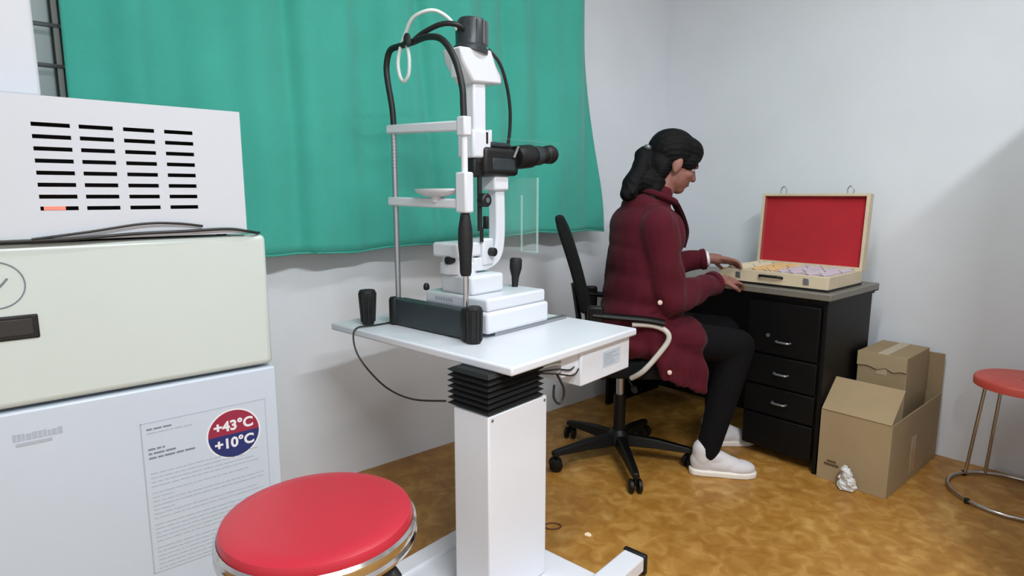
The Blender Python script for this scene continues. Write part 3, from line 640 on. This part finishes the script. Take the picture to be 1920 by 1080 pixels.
# ------------------------------------------------------------------ trial lens case on the desk
DZ = .762
def lens_case():
    x0, x1, y0, y1 = 2.525, 2.870, .998, 1.480
    t = thing('trial_lens_case', 'open pale wooden trial lens case with red lining on the desk', 'case', ((x0+x1)/2, (y0+y1)/2, DZ))
    w = .012; zt = DZ+.062
    for n, a in (('front_wall', (x0, x0+w, y0, y1)), ('back_wall', (x1-w, x1, y0, y1)), ('side_wall', (x0+w, x1-w, y0, y0+w)), ('side_wall', (x0+w, x1-w, y1-w, y1))):
        MB().box(a[0], a[1], a[2], a[3], DZ+.006, zt).build(n, M['casewood'], t, bevel=.002)
    MB().box(x0-.002, x1, y0-.002, y1+.002, DZ, DZ+.010).build('base_board', M['black'], t)
    MB().box(x0+w, x1-w, y0+w, y1-w, DZ+.010, DZ+.034).build('lens_tray', M['casewood'], t)
    for k in range(1, 4): MB().box(x0+w, x1-w, y0+w+k*.1155-.003, y0+w+k*.1155+.003, DZ+.03, zt-.006).build('divider', M['casewood'], t)
    # lid leaning back against the wall side
    R = Matrix.Rotation(math.radians(4), 3, 'Y'); pv = Vector((x1-.004, 0, zt))
    lid = MB()
    def rb(mb, *a): return mb.box(*a, rot=R, piv=pv)
    H_ = .335; D = .042
    for a in ((x1-.004, x1-.004+D, y0, y0+w, zt, zt+H_), (x1-.004, x1-.004+D, y1-w, y1, zt, zt+H_), (x1-.004, x1-.004+D, y0+w, y1-w, zt+H_-w, zt+H_), (x1-.004, x1-.004+D, y0+w, y1-w, zt, zt+w)):
        rb(lid, *a)
    rb(lid, x1+D-.012, x1+D-.004, y0+w, y1-w, zt+w, zt+H_-w)
    L = lid.build('lid', M['casewood'], t, bevel=.0015)
    rb(MB(), x1+D-.020, x1+D-.012, y0+w, y1-w, zt+w, zt+H_-w).build('red_lining', M['redfelt'], L, org=t['_o'])
    ln = MB()
    for a in ((y0+w, y0+w+.002, zt+w, zt+H_-w), (y1-w-.002, y1-w, zt+w, zt+H_-w)): rb(ln, x1+.002, x1+D-.012, a[0], a[1], a[2], a[3])
    rb(ln, x1+.002, x1+D-.012, y0+w, y1-w, zt+H_-w-.002, zt+H_-w)
    ln.build('lining_edge', M['redfelt'], L, org=t['_o'])
    for y in (1.085, 1.385):
        c = R @ (Vector((x1+.012, y, zt+H_))-pv)+pv
        MB().tube(smooth_path([c+Vector((0, -.012, 0)), c+Vector((0, -.013, .02)), c+Vector((0, 0, .034)), c+Vector((0, .013, .02)), c+Vector((0, .012, 0))], 4), .003, 8).build('latch_hook', M['steel'], L, org=t['_o'])
        MB().box(x0-.005, x0+.001, y-.012, y+.012, DZ+.024, DZ+.050).build('latch_plate', M['steel'], t, bevel=.002)
    MB().tube(smooth_path([(x0-.002, 1.285, DZ+.04), (x0-.016, 1.275, DZ+.044), (x0-.018, 1.235, DZ+.044), (x0-.016, 1.195, DZ+.044), (x0-.002, 1.185, DZ+.04)], 4), .006, 8).build('carry_handle', M['black'], t)
    for y in (1.05, 1.41): MB().cyl((x1, y-.02, zt), (x1, y+.02, zt), .005, n=10).build('hinge', M['steel'], t)
    return x0, x1, y0, y1, w
x0, x1, y0, y1, w_ = lens_case()
def lens_proto(m):
    mb = MB(); n = 16
    ring = [Vector((0, .017*math.cos(a), .017+.017*math.sin(a))) for a in np.linspace(0, 2*PI, n, endpoint=False)]
    mb.tube(ring, .0024, 6, closed=True); mb.box(-.0012, .0012, -.004, .004, .033, .041)
    me = mb.mesh('trial_lens'); me.materials.append(m)
    for p in me.polygons: p.use_smooth = True
    g = MB().lathe((0, 0, .017), [(.0, -.0006), (.016, -.0006), (.016, .0006), (.0, .0006)], 16, axis=(1, 0, 0)).mesh('glass'); g.materials.append(M['lensglass'])
    return me, g
rowspec = [('l_purple', 'purple rimmed trial lens standing in the rightmost row of the case', 'purple lenses in the rightmost row', 0),
           ('l_purple', 'mauve rimmed trial lens in the row right of centre in the case', 'mauve lenses right of centre', 1),
           ('l_orange', 'orange yellow rimmed trial lens in the central row of the open case', 'orange lenses in the central row', 2),
           ('l_yellow', 'pale cream rimmed trial lens in the leftmost row of the case', 'cream lenses in the leftmost row', 3)]
for mk_, lab, grp, k in rowspec:
    me, g = lens_proto(M[mk_])
    for sub in range(2):
        yc = y0+w_+.1155*(k+.5)+(-.026 if sub == 0 else .026)
        for i in range(22):
            if (i*7+k*3+sub) % 13 == 0: continue
            o = bpy.data.objects.new('trial_lens', me); COL.objects.link(o)
            o.location = (x0+.03+i*.0138, yc, DZ+.034); o.rotation_euler = (0, math.radians(-14), 0)
            tag(o, lab, 'lens', grp)
            q = bpy.data.objects.new('glass', g); COL.objects.link(q); q.parent = o

# ------------------------------------------------------------------ cardboard boxes
def carton(name, label, x0, x1, y0, y1, h, flaps, rot=0.0, open_=True, th=.005):
    t = thing(name, label, 'box', ((x0+x1)/2, (y0+y1)/2, 0))
    t.rotation_euler.z = rot
    for n, a in (('front_panel', (x0, x0+th, y0, y1)), ('back_panel', (x1-th, x1, y0, y1)), ('side_panel', (x0+th, x1-th, y0, y0+th)), ('side_panel', (x0+th, x1-th, y1-th, y1))):
        MB().box(*a, 0, h).build(n, M['card'], t, bevel=.001)
    MB().box(x0+th, x1-th, y0+th, y1-th, 0, th).build('bottom', M['cardin'], t)
    for side, ang, ln in flaps:
        a = math.radians(ang); c, s_ = math.cos(a), math.sin(a)     # 0 = flat inward, 90 = straight up, 180+ = folded outward
        mb = MB()
        if side in 'FB':
            xb = x0 if side == 'F' else x1; sg = 1 if side == 'F' else -1
            p0 = Vector((xb, 0, h)); d = Vector((sg*c, 0, s_)); nn = Vector((-sg*s_, 0, c))*th
            q = [p0, p0+d*ln, p0+d*ln+nn, p0+nn]; k0, k1 = y0+.002, y1-.002
            mb.rings([[(p.x, k0, p.z) for p in q], [(p.x, k1, p.z) for p in q]])
        else:
            yb = y0 if side == 'R' else y1; sg = 1 if side == 'R' else -1
            p0 = Vector((0, yb, h)); d = Vector((0, sg*c, s_)); nn = Vector((0, -sg*s_, c))*th
            q = [p0, p0+d*ln, p0+d*ln+nn, p0+nn]; k0, k1 = x0+.002, x1-.002
            mb.rings([[(k0, p.y, p.z) for p in q], [(k1, p.y, p.z) for p in q]])
        mb.build('flap', M['card'], t, bevel=.0008)
    return t
ct = carton('cardboard_box', 'open brown cardboard box with raised front flap beside the desk', 2.49, 3.10, .714, .972, .292,
            [('F', 42, .165), ('B', 88, .175)])
o_ = ct['_o']
MB().box(2.4885, 2.4905, .89, .945, .065, .075).build('printed_mark', mat('dark_brown_print', S(92, 74, 50), .8), ct)
MB().box(2.4885, 2.4905, .90, .935, .080, .088).build('printed_mark', mat('dark_brown_print2', S(92, 74, 50), .8), ct)
tp = MB().box(2.74, 2.79, .7115, .7145, .03, .182).build('tape_strip', mat('packing_tape', S(178, 152, 120), .35), ct)
# second, smaller carton lying on top of the long one against desk and wall
t2 = thing('cardboard_carton', 'smaller taped brown carton resting inside the long open cardboard box', 'box', (2.95, .86, .0055))
MB().box(2.80, 3.085, .772, .960, .0055, .488).build('carton_body', M['card'], t2, bevel=.003)
MB().box(2.7985, 3.086, .845, .885, .40, .4892).build('tape_strip', mat('packing_tape2', S(190, 172, 140), .35), t2)
fl = MB(); jag = [(.772, .425), (.79, .428), (.82, .418), (.85, .432), (.88, .42), (.92, .431), (.96, .427)]
fl.rings([[(2.7925, y, z) for y, z in jag]+[(2.7925, .960, .488), (2.7925, .772, .488)], [(2.7995, y, z) for y, z in jag]+[(2.7995, .960, .488), (2.7995, .772, .488)]])
fl.build('torn_flap', mat('cardboard_pale', S(176, 156, 120), .8, var=.1), t2, smooth=False)
# crumpled white plastic on the floor against the box
cb = MB(); rnd = np.random.RandomState(5)
for k, (dy, z, ry, rz) in enumerate(((0, .022, .034, .022), (-.012, .040, .022, .026), (.012, .044, .020, .026), (-.002, .066, .017, .026), (.010, .086, .011, .014))):
    cb.ell((2.452+.004*rnd.randn(), .843+dy, z), (.018, ry, rz), nu=12, nv=8)
cb.v = [(p[0]+.0025*rnd.randn(), p[1]+.003*rnd.randn(), max(0, p[2]+.002*rnd.randn())) for p in cb.v]
single(cb, 'plastic_wrapper', M['tissue'], 'small crumpled white plastic wrapper on the floor against the cardboard box', 'wrapper', smooth=False)
# bits on the floor
sp = MB(); a = np.linspace(0, 2*PI, 9, endpoint=False)
sp.prism([(1.448+.011*math.cos(q)*(1+.2*math.sin(3*q)), 1.289+.013*math.sin(q), 0) for q in a], (0, 0, .002), (0, 0, .0002))
single(sp, 'paper_scrap', M['scrap'], 'tiny cream scrap of paper lying on the ochre floor', 'scrap')
rb = [(1.391+.030*0.759*math.cos(q)+.020*0.651*math.sin(q), 1.405+.030*-0.651*math.cos(q)+.020*0.759*math.sin(q), .003) for q in np.linspace(0, 2*PI, 32, endpoint=False)]
single(MB().tube(rb, .0025, 6, closed=True), 'rubber_band', M['rubberband'], 'brown rubber band loop lying on the floor beside the column', 'band')

# ------------------------------------------------------------------ far red stool by the right wall
def far_stool():
    cx, cy = 2.868, .405
    t = thing('plastic_stool', 'small red topped stool on thin chrome legs by the right wall', 'stool', (cx, cy, 0))
    r = .158; zt = .472
    MB().lathe((cx, cy, 0), [(0, zt-.012), (r-.012, zt-.014), (r-.006, zt-.034), (r-.001, zt-.034), (r, zt-.012), (r-.004, zt-.004), (r-.012, zt), (.03, zt-.003), (.012, zt-.004), (0, zt-.004)], 40).build('seat', M['redplastic'], t)
    MB().lathe((cx, cy, zt-.003), [(.010, 0), (.012, .001), (.010, .0015)], 16).build('centre_dimple', mat('red_plastic_dark', S(170, 44, 36), .4), t)
    R2 = .2
    MB().tube([(cx+R2*math.cos(a), cy+R2*math.sin(a), .011) for a in np.linspace(0, 2*PI, 48, endpoint=False)], .0068, 10, closed=True).build('floor_ring', M['chrome'], t)
    for a0 in (math.radians(48), math.radians(228)):        # two hairpin legs, each of two rods
        for da in (-.21, .21):
            a = a0+da
            MB().tube([(cx+(r-.012)*math.cos(a), cy+(r-.012)*math.sin(a), zt-.014), (cx+R2*.97*math.cos(a), cy+R2*.97*math.sin(a), .012)], .0066, 10).build('leg', M['chrome'], t)
        MB().tube([(cx+(r-.012)*math.cos(a0+q), cy+(r-.012)*math.sin(a0+q), zt-.014) for q in np.linspace(-.21, .21, 6)], .0066, 8).build('leg_bridge', M['chrome'], t)
    for k in range(4):
        a = math.radians(150)+k*PI/2
        MB().cyl((cx+R2*math.cos(a), cy+R2*math.sin(a), 0), (cx+R2*math.cos(a), cy+R2*math.sin(a), .018), .010, n=12).build('rubber_foot', M['black'], t)
far_stool()

# ------------------------------------------------------------------ office chair
def office_chair():
    C = (1.995, 1.61, 0); rot = math.radians(-46)
    t = thing('office_chair', 'black office swivel chair under the person in maroon', 'chair', C, rot)
    t['_o'] = (0, 0, 0)
    st = MB(); rr = []
    for q, z in ((.90, .420), (.97, .428), (1, .45), (1, .478), (.97, .495), (.90, .505), (.5, .509)):
        rr.append([(.0+.215*q*math.copysign(abs(math.cos(a))**.62, math.cos(a)), .205*q*math.copysign(abs(math.sin(a))**.62, math.sin(a)), z) for a in np.linspace(0, 2*PI, 40, endpoint=False)])
    st.rings(rr).build('seat', M['chairfab'], t)
    MB().box(-.16, .16, -.16, .16, .415, .437).build('seat_plate', M['chairpl'], t, bevel=.004)
    # backrest: slanted padded slab
    rr = []
    for q in np.linspace(0, 1, 10):
        z = .68+.385*q; x = -.200-.118*q+.008*math.sin(PI*q)
        hw = .175+.02*math.sin(PI*q)-.045*max(0, (q-.8)/.2)**2; th = .023-.007*max(0, (q-.85)/.15)
        rr.append([(x+th, -hw, z), (x+th*1.05, -hw*.5, z), (x+th*.8, 0, z), (x+th*1.05, hw*.5, z), (x+th, hw, z), (x-th, hw, z), (x-th*1.2, 0, z), (x-th, -hw, z)])
    bk = MB().rings(rr).build('backrest', M['chairfab'], t, bevel=.012, seg=3)
    MB().tube(smooth_path([(-.05, 0, .412), (-.17, 0, .415), (-.222, 0, .50), (-.228, 0, .62), (-.252, 0, .78)], 5), .026, 10, squash=.5).build('back_stem', M['chairpl'], t)
    for s_ in (-1, 1):
        y = s_*.262
        ar = MB().tube(smooth_path([(-.18, y, .695), (-.08, y, .687), (.03, y, .679), (.09, y, .668)], 4), .024, 10, squash=.55).build('armrest', M['chairpl'], t)
        MB().tube(smooth_path([(-.03, y, .662), (.05, y, .658), (.100, y, .636), (.108, y, .600), (.07, y*.99, .54), (.02, y*.96, .475), (-.02, y*.8, .432)], 5), .0105, 10).build('arm_tube', M['armtube'], ar, org=(0, 0, 0))
        MB().tube(smooth_path([(-.16, y, .690), (-.185, y, .62), (-.17, y*.97, .52), (-.13, y*.8, .432)], 4), .014, 10).build('arm_support', M['chairpl'], t)
        MB().box(-.20, -.14, y-.02, y+.02, .62, .73).build('arm_bracket', M['chairpl'], t, bevel=.008)
    MB().cyl((0, 0, .10), (0, 0, .30), .026).build('gas_column', M['chairpl'], t)
    MB().cyl((0, 0, .28), (0, 0, .42), .017).build('gas_rod', M['steel'], t)
    MB().lathe((0, 0, .075), [(.04, 0), (.05, .01), (.046, .05), (.03, .07)], 24).build('hub', M['chairpl'], t)
    MB().tube([(.02, -.05, .41), (.03, -.22, .405), (.03, -.27, .41)], .006, 8).build('height_lever', M['chairpl'], t)
    MB().lathe((.03, -.262, .41), [(.010, 0), (.013, .006), (.013, .022), (.009, .028)], 12, axis=(0, -1, 0)).build('lever_tip', M['chairpl'], t)
    base = math.radians(-128)-rot
    for k in range(5):
        a = base+2*PI*k/5; d = Vector((math.cos(a), math.sin(a), 0)); n_ = Vector((-d.y, d.x, 0))
        lg = MB(); rr = []
        for q, hw, z0, z1 in ((.03, .026, .075, .125), (.16, .022, .075, .115), (.29, .018, .068, .092), (.318, .015, .066, .086)):
            c = d*q
            rr.append([c+n_*hw+Vector((0, 0, z0)), c+n_*hw*.7+Vector((0, 0, z1)), c-n_*hw*.7+Vector((0, 0, z1)), c-n_*hw+Vector((0, 0, z0))])
        g = lg.rings(rr).build('base_leg', M['chairpl'], t, bevel=.004)
        c = d*.302
        sp = Matrix.Rotation(.7*k, 3, 'Z') @ n_
        for s_ in (-1, 1):
            MB().lathe(c+sp*s_*.008+Vector((0, 0, .028)), [(.024, 0), (.028, .003), (.028, .014), (.022, .018)], 20, axis=tuple(sp*s_)).build('caster', M['chairpl'], g, org=(0, 0, 0))
        MB().cyl(c+Vector((0, 0, .03)), c+Vector((0, 0, .075)), .009, n=10).build('caster_stem', M['chairpl'], g, org=(0, 0, 0))
    for o in t.children:          # seat assembly sits a little forward of the gas column
        if o.name.split('.')[0] in ('seat', 'backrest', 'back_stem', 'armrest', 'arm_support', 'arm_bracket', 'seat_plate'): o.location = (.046, .011, 0)
office_chair()

# ------------------------------------------------------------------ seated person (frame: f forward, l to the person's left, z up)
def person():
    rot = math.radians(-30)
    t = thing('person', 'seated person in a maroon coat with black ponytail, leaning over the lens case', 'person', (1.93, 1.60, 0), rot)
    V3 = lambda f, r, z: Vector((f, -r, z))     # r : towards the person's right
    HC = V3(.238, .0, 1.283)                    # head centre
    HR = Matrix.Rotation(math.radians(24), 3, 'Y') # tilt the face down (rotate about the left axis)
    HT = Matrix.Rotation(math.radians(-6), 3, 'Z')
    HRR = HT @ HR
    hp = lambda x, y, z: HRR @ Vector((x, y, z))+HC
    b = MB()
    # head : cranium, face, jaw, nose, lips, brow, ears
    b.ell(hp(-.012, 0, .022), (.098, .076, .090), HRR); b.ell(hp(.035, 0, -.035), (.062, .058, .078), HRR)
    b.ell(hp(.055, 0, -.086), (.034, .034, .026), HRR); b.ell(hp(.020, .0, -.068), (.055, .054, .036), HRR)
    b.cone(hp(.088, 0, .005), hp(.106, 0, -.030), .008, .012); b.ell(hp(.098, .010, -.033), (.009, .008, .007)); b.ell(hp(.098, -.010, -.033), (.009, .008, .007))
    b.ell(hp(.086, 0, -.056), (.012, .022, .006), HRR); b.ell(hp(.084, 0, -.067), (.012, .020, .007), HRR)
    b.ell(hp(.080, .028, .014), (.016, .022, .008), HRR); b.ell(hp(.080, -.028, .014), (.016, .022, .008), HRR)
    for s_ in (-1, 1):
        b.ell(hp(.062, s_*.042, -.028), (.022, .018, .020), HRR)
        e = HRR @ Matrix.Rotation(s_*.35, 3, 'Z')
        b.ell(hp(-.004, s_*.076, -.016), (.020, .009, .032), e); b.ell(hp(-.002, s_*.076, -.040), (.010, .008, .012), e)
    b.cone(V3(.205, 0, 1.225), V3(.150, 0, 1.07), .050, .058)
    # torso and limbs (mostly under clothes)
    b.ell(V3(.125, 0, .95), (.105, .165, .20)); b.ell(V3(.115, 0, .74), (.10, .145, .16)); b.ell(V3(.10, 0, .60), (.12, .165, .10))
    RS, RE, RW, RH = V3(.115, .165, 1.035), V3(.160, .185, .745), V3(.455, .02, .792), V3(.515, -.015, .800)
    LS, LE, LW, LH = V3(.135, -.165, 1.035), V3(.285, -.235, .830), V3(.505, -.150, .870), V3(.560, -.135, .868)
    for S_, E_, W_ in ((RS, RE, RW), (LS, LE, LW)):
        b.cone(S_, E_, .046, .037); b.cone(E_, W_, .037, .024)
    RK, RA = V3(.49, .13, .535), V3(.368, .153, .09)
    LK, LA = V3(.55, -.09, .545), V3(.550, -.118, .09)
    for h, k, a in ((V3(.10, .09, .59), RK, RA), (V3(.10, -.09, .59), LK, LA)):
        b.cone(h, k, .075, .052); b.cone(k, a, .050, .032)
    # hands
    def hand(wr, palm_dir, up, spread, curls, thumb_side):
        d = palm_dir.normalized(); u = (up-d*up.dot(d)).normalized(); s_ = d.cross(u)*thumb_side   # s_ points to the thumb side
        R3 = Matrix((d, s_, u)).transposed()
        b.cone(wr, wr+d*.035, .024, .024)
        b.ell(wr+d*.062, (.048, .037, .015), R3)
        for i, (off, L) in enumerate(((.027, .066), (.009, .074), (-.009, .068), (-.026, .054))):
            p = wr+d*.092+s_*off; ang = curls[i]; q = p; dd = (d+s_*off*spread).normalized()
            for j, fr_ in enumerate((.42, .33, .25)):
                ang2 = ang*(j+.5); dv = dd*math.cos(ang2)-u*math.sin(ang2)
                q2 = q+dv*L*fr_; b.cone(q, q2, .0088-.001*j, .0080-.001*j, n=10); q = q2
        p = wr+d*.030+s_*.024
        q = p+(d*.55+s_*.75-u*.25).normalized()*.036; b.cone(p, q, .0115, .0098, n=10)
        q2 = q+(d*.9+s_*.2-u*.45).normalized()*.030; b.cone(q, q2, .0095, .0075, n=10)
    hand(RW, Vector((.100, .040, -.006)), Vector((0, -.35, 1)), 2.0, (.42, .48, .52, .55), -1 if False else 1)
    hand(LW, Vector((.105, -.02, -.016)), Vector((0, .35, 1)), 2.0, (.35, .42, .48, .52), -1)
    body = remesh(b, 'body', M['skin'], t, voxel=.0042, smooth=5)
    # eyes, brows
    for s_ in (-1, 1):
        MB().ell(hp(.073, s_*.030, -.004), (.011, .012, .009), HRR, 14, 8).build('eye', M['st_white'], t, org=(0, 0, 0))
        MB().ell(hp(.0805, s_*.030, -.008), (.004, .006, .006), HRR, 12, 8).build('iris', M['hair'], t, org=(0, 0, 0))
        MB().tube(smooth_path([hp(.092, s_*.014, .018), hp(.090, s_*.030, .023), hp(.078, s_*.048, .018)], 3), .0032, 6).build('eyebrow', M['hair'], t, org=(0, 0, 0))
    MB().ell(hp(.0925, 0, -.0615), (.006, .019, .006), HRR, 14, 8).build('lips', mat('lip_rose', S(150, 86, 84), .45), t, org=(0, 0, 0))
    # hair : skull cap, fringe, side sweep, low ponytail
    h = MB()
    h.ell(hp(-.020, 0, .034), (.106, .086, .093), HRR)
    h.ell(hp(.030, 0, .062), (.068, .072, .056), HRR)
    h.ell(hp(.058, .0, .052), (.040, .058, .034), HRR)
    h.ell(hp(.040, .056, .022), (.040, .020, .038), HRR); h.ell(hp(.040, -.056, .022), (.040, .020, .038), HRR)
    h.ell(hp(-.055, .0, -.030), (.062, .072, .070), HRR)
    h.ell(hp(-.045, .042, -.045), (.034, .036, .06), HRR); h.ell(hp(-.045, -.042, -.045), (.036, .036, .06), HRR)
    h.cone(hp(-.095, 0, -.010), hp(-.128, 0, -.030), .034, .034)
    pth = [hp(-.120, 0, -.022), V3(.092, .008, 1.232), V3(.058, .02, 1.192), V3(.030, .035, 1.155)]
    for i in range(3): h.cone(pth[i], pth[i+1], (.036, .044, .044)[i], (.044, .044, .030)[i])
    h.ell(V3(.125, .0, 1.205), (.060, .066, .060)); h.ell(V3(.095, .0, 1.19), (.06, .05, .05))
    for k in range(9):
        a = k*.7; o = Vector((.018*math.cos(a), .026*math.sin(a), 0))
        h.cone(V3(.085, .01, 1.22)+o*1.2, V3(.030+.006*k % .04, .03, 1.145+.012*(k % 3))+o*1.5, .013, .006, n=8)
    h.cone(V3(.15, .02, 1.20), V3(.13, .045, 1.135), .046, .03)
    hair = remesh(h, 'hair', M['hair'], t, voxel=.005, smooth=2)
    # strand relief
    nv = len(hair.data.vertices); co = np.empty(nv*3); no = np.empty(nv*3)
    hair.data.vertices.foreach_get('co', co); hair.data.vertices.foreach_get('normal', no); co = co.reshape(-1, 3); no = no.reshape(-1, 3)
    loc = (co-np.array(HC)); ang = np.arctan2(loc[:, 1], loc[:, 2]+.02)
    co += no*(.0011*np.sin(ang*34+loc[:, 0]*30))[:, None]; hair.data.vertices.foreach_set('co', co.ravel()); hair.data.update()
    tie = hp(-.118, -.004, -.022)
    MB().ell(tie+HRR @ Vector((-.012, -.018, .026)), (.016, .020, .012), HRR, 14, 8).build('hair_tie', M['grey'], t, org=(0, 0, 0))
    # coat : torso, collar, sleeves, skirt over the lap
    c = MB()
    c.ell(V3(.122, 0, .965), (.138, .195, .165)); c.ell(V3(.115, 0, .87), (.142, .190, .22)); c.ell(V3(.112, 0, .76), (.148, .192, .22)); c.ell(V3(.104, 0, .655), (.158, .205, .155))
    c.ell(V3(.085, 0, 1.02), (.098, .165, .10))
    c.ell(V3(.150, 0, 1.045), (.098, .150, .075)); c.cone(V3(.12, .12, 1.055), V3(.12, -.12, 1.055), .062, .062)
    c.cone(V3(.150, 0, 1.085), V3(.165, 0, 1.150), .080, .068); c.ell(V3(.112, 0, 1.112), (.085, .10, .045))
    c.ell(V3(.215, .0, .98), (.060, .13, .12)); c.ell(V3(.205, 0, .80), (.075, .14, .14))
    c.cone(RS+Vector((-.005, 0, -.005)), RE, .073, .064); c.cone(RE, RE+(RW-RE)*.5, .064, .055); c.cone(RE+(RW-RE)*.5, RE+(RW-RE)*.86, .055, .046)
    c.cone(LS, LE, .070, .060); c.cone(LE, LE+(LW-LE)*.84, .058, .043)
    # skirt of the coat over thighs and hanging on the near side
    c.cone(V3(.10, .10, .60), V3(.25, .125, .575), .118, .098); c.cone(V3(.10, -.10, .60), V3(.28, -.095, .59), .118, .088)
    c.ell(V3(.19, 0, .61), (.12, .16, .085))
    for k in range(7):
        f = .09+.030*k
        c.cone(V3(f, .192-.004*k, .60), V3(f+.045, .222-.004*k, .452-.012*k), .036, .020, n=10)
    c.ell(V3(.03, 0, .57), (.115, .215, .09))
    coat = remesh(c, 'coat', M['coat'], t, voxel=.0065, smooth=5)
    # wool folds
    nv = len(coat.data.vertices); co = np.empty(nv*3); no = np.empty(nv*3)
    coat.data.vertices.foreach_get('co', co); coat.data.vertices.foreach_get('normal', no); co = co.reshape(-1, 3); no = no.reshape(-1, 3)
    x, y, z = co.T
    d = .0045*np.sin(z*52+x*18+3*np.sin(y*9))*np.clip((1.0-z)*3, 0, 1)+.003*np.sin(x*60-z*30+y*20)
    co += no*d[:, None]; coat.data.vertices.foreach_set('co', co.ravel()); coat.data.update()
    # lapel standing at the chest and stand collar
    MB().tube(smooth_path([V3(.225, .06, 1.115), V3(.262, .045, 1.06), V3(.285, .035, 1.0), V3(.270, .04, .94)], 4), [.020]*13, 8, squash=.5).build('lapel', M['coattrim'], coat, org=(0, 0, 0))
    MB().tube(smooth_path([V3(.225, -.06, 1.115), V3(.262, -.045, 1.06), V3(.285, -.035, 1.0), V3(.270, -.04, .94)], 4), [.020]*13, 8, squash=.5).build('lapel', M['coattrim'], coat, org=(0, 0, 0))
    col = []
    for a in np.linspace(-2.5, 2.5, 22):
        col.append(V3(.160-.072*math.cos(a)+.01, .075*math.sin(a), 1.142+.026*math.cos(a)))
    MB().tube(col, .017, 8, squash=.8).build('collar', M['coat'], coat, org=(0, 0, 0))
    for W_, E_, r in ((RW, RE, .048), (LW, LE, .0445)):
        dd = (W_-E_).normalized(); p = E_+(W_-E_)*.86
        MB().lathe(p-dd*.012, [(r, 0), (r+.003, .006), (r+.003, .022), (r-.004, .026), (r-.012, .012)], 24, axis=tuple(dd)).build('cuff', M['coat'], coat, org=(0, 0, 0))
    dd = (LW-LE).normalized()
    MB().lathe(LW-dd*.036, [(.033, 0), (.036, .004), (.034, .026), (.028, .030)], 20, axis=tuple(dd)).build('shirt_cuff', M['st_white'], t, org=(0, 0, 0))
    for f, r, z in ((.085, .262, .752), (.135, .262, .478)):
        MB().lathe(V3(f, r-.012, z), [(.006, 0), (.009, .003), (.009, .008), (.006, .010)], 14, axis=(0, -1, 0)).build('button', M['button'], coat, org=(0, 0, 0))
    # trousers
    tr = MB()
    for hh, k, a in ((V3(.10, .09, .585), RK, RA), (V3(.10, -.09, .585), LK, LA)):
        tr.cone(hh, k, .088, .070); tr.cone(k, k+(a-k)*.5, .069, .060); tr.cone(k+(a-k)*.5, a+Vector((0, 0, .012)), .060, .047)
    tr.ell(V3(.08, 0, .585), (.12, .17, .08))
    trousers = remesh(tr, 'trousers', M['trouser'], t, voxel=.0065, smooth=4)
    # sneakers
    for nm, an, dr in (('R', RA, Vector((.94, .34*-1, 0))), ('L', LA, Vector((.97, -.1, 0)))):
        d = dr.normalized(); Rz = Matrix(((d.x, -d.y, 0), (d.y, d.x, 0), (0, 0, 1)))
        pp = lambda x, y, z: Rz @ Vector((x, y, z))+Vector((an.x, an.y, 0))
        s = MB()
        s.ell(pp(-.018, 0, .055), (.052, .038, .05), Rz); s.ell(pp(.06, 0, .045), (.085, .040, .04), Rz); s.ell(pp(.125, 0, .036), (.068, .044, .032), Rz)
        s.cone(pp(-.02, 0, .07), pp(-.018, 0, .105), .042, .044)
        s.cone(pp(.03, 0, .075), pp(.09, 0, .052), .036, .03)
        sh = remesh(s, 'sneaker', M['shoe'], t, voxel=.004, smooth=4, clipz=.012)
        so = []
        for x, wd in ((-.072, .018), (-.06, .034), (-.02, .041), (.04, .040), (.10, .046), (.15, .044), (.185, .030), (.197, .012)): so.append((x, wd))
        poly = [pp(x, wd, 0) for x, wd in so]+[pp(x, -wd, 0) for x, wd in so[::-1]]
        MB().prism(poly, (0, 0, .026), (0, 0, 0)).build('sole', M['sole'], sh, org=(0, 0, 0), bevel=.006)
        for k in range(4):
            x = .035+.020*k; z = .104-.012*k
            MB().tube(smooth_path([pp(x, -.026, z-.012), pp(x+.004, 0, z+.006), pp(x, .026, z-.012)], 3), .0036, 6).build('lace', M['shoelace'], sh, org=(0, 0, 0))
        MB().ell(pp(.018, 0, .104), (.020, .022, .018), Rz, 14, 8).build('tongue', M['shoelace'], sh, org=(0, 0, 0))
person()
# clean the helper property
for o in bpy.data.objects:
    if '_o' in o: del o['_o']
bpy.context.view_layer.update()
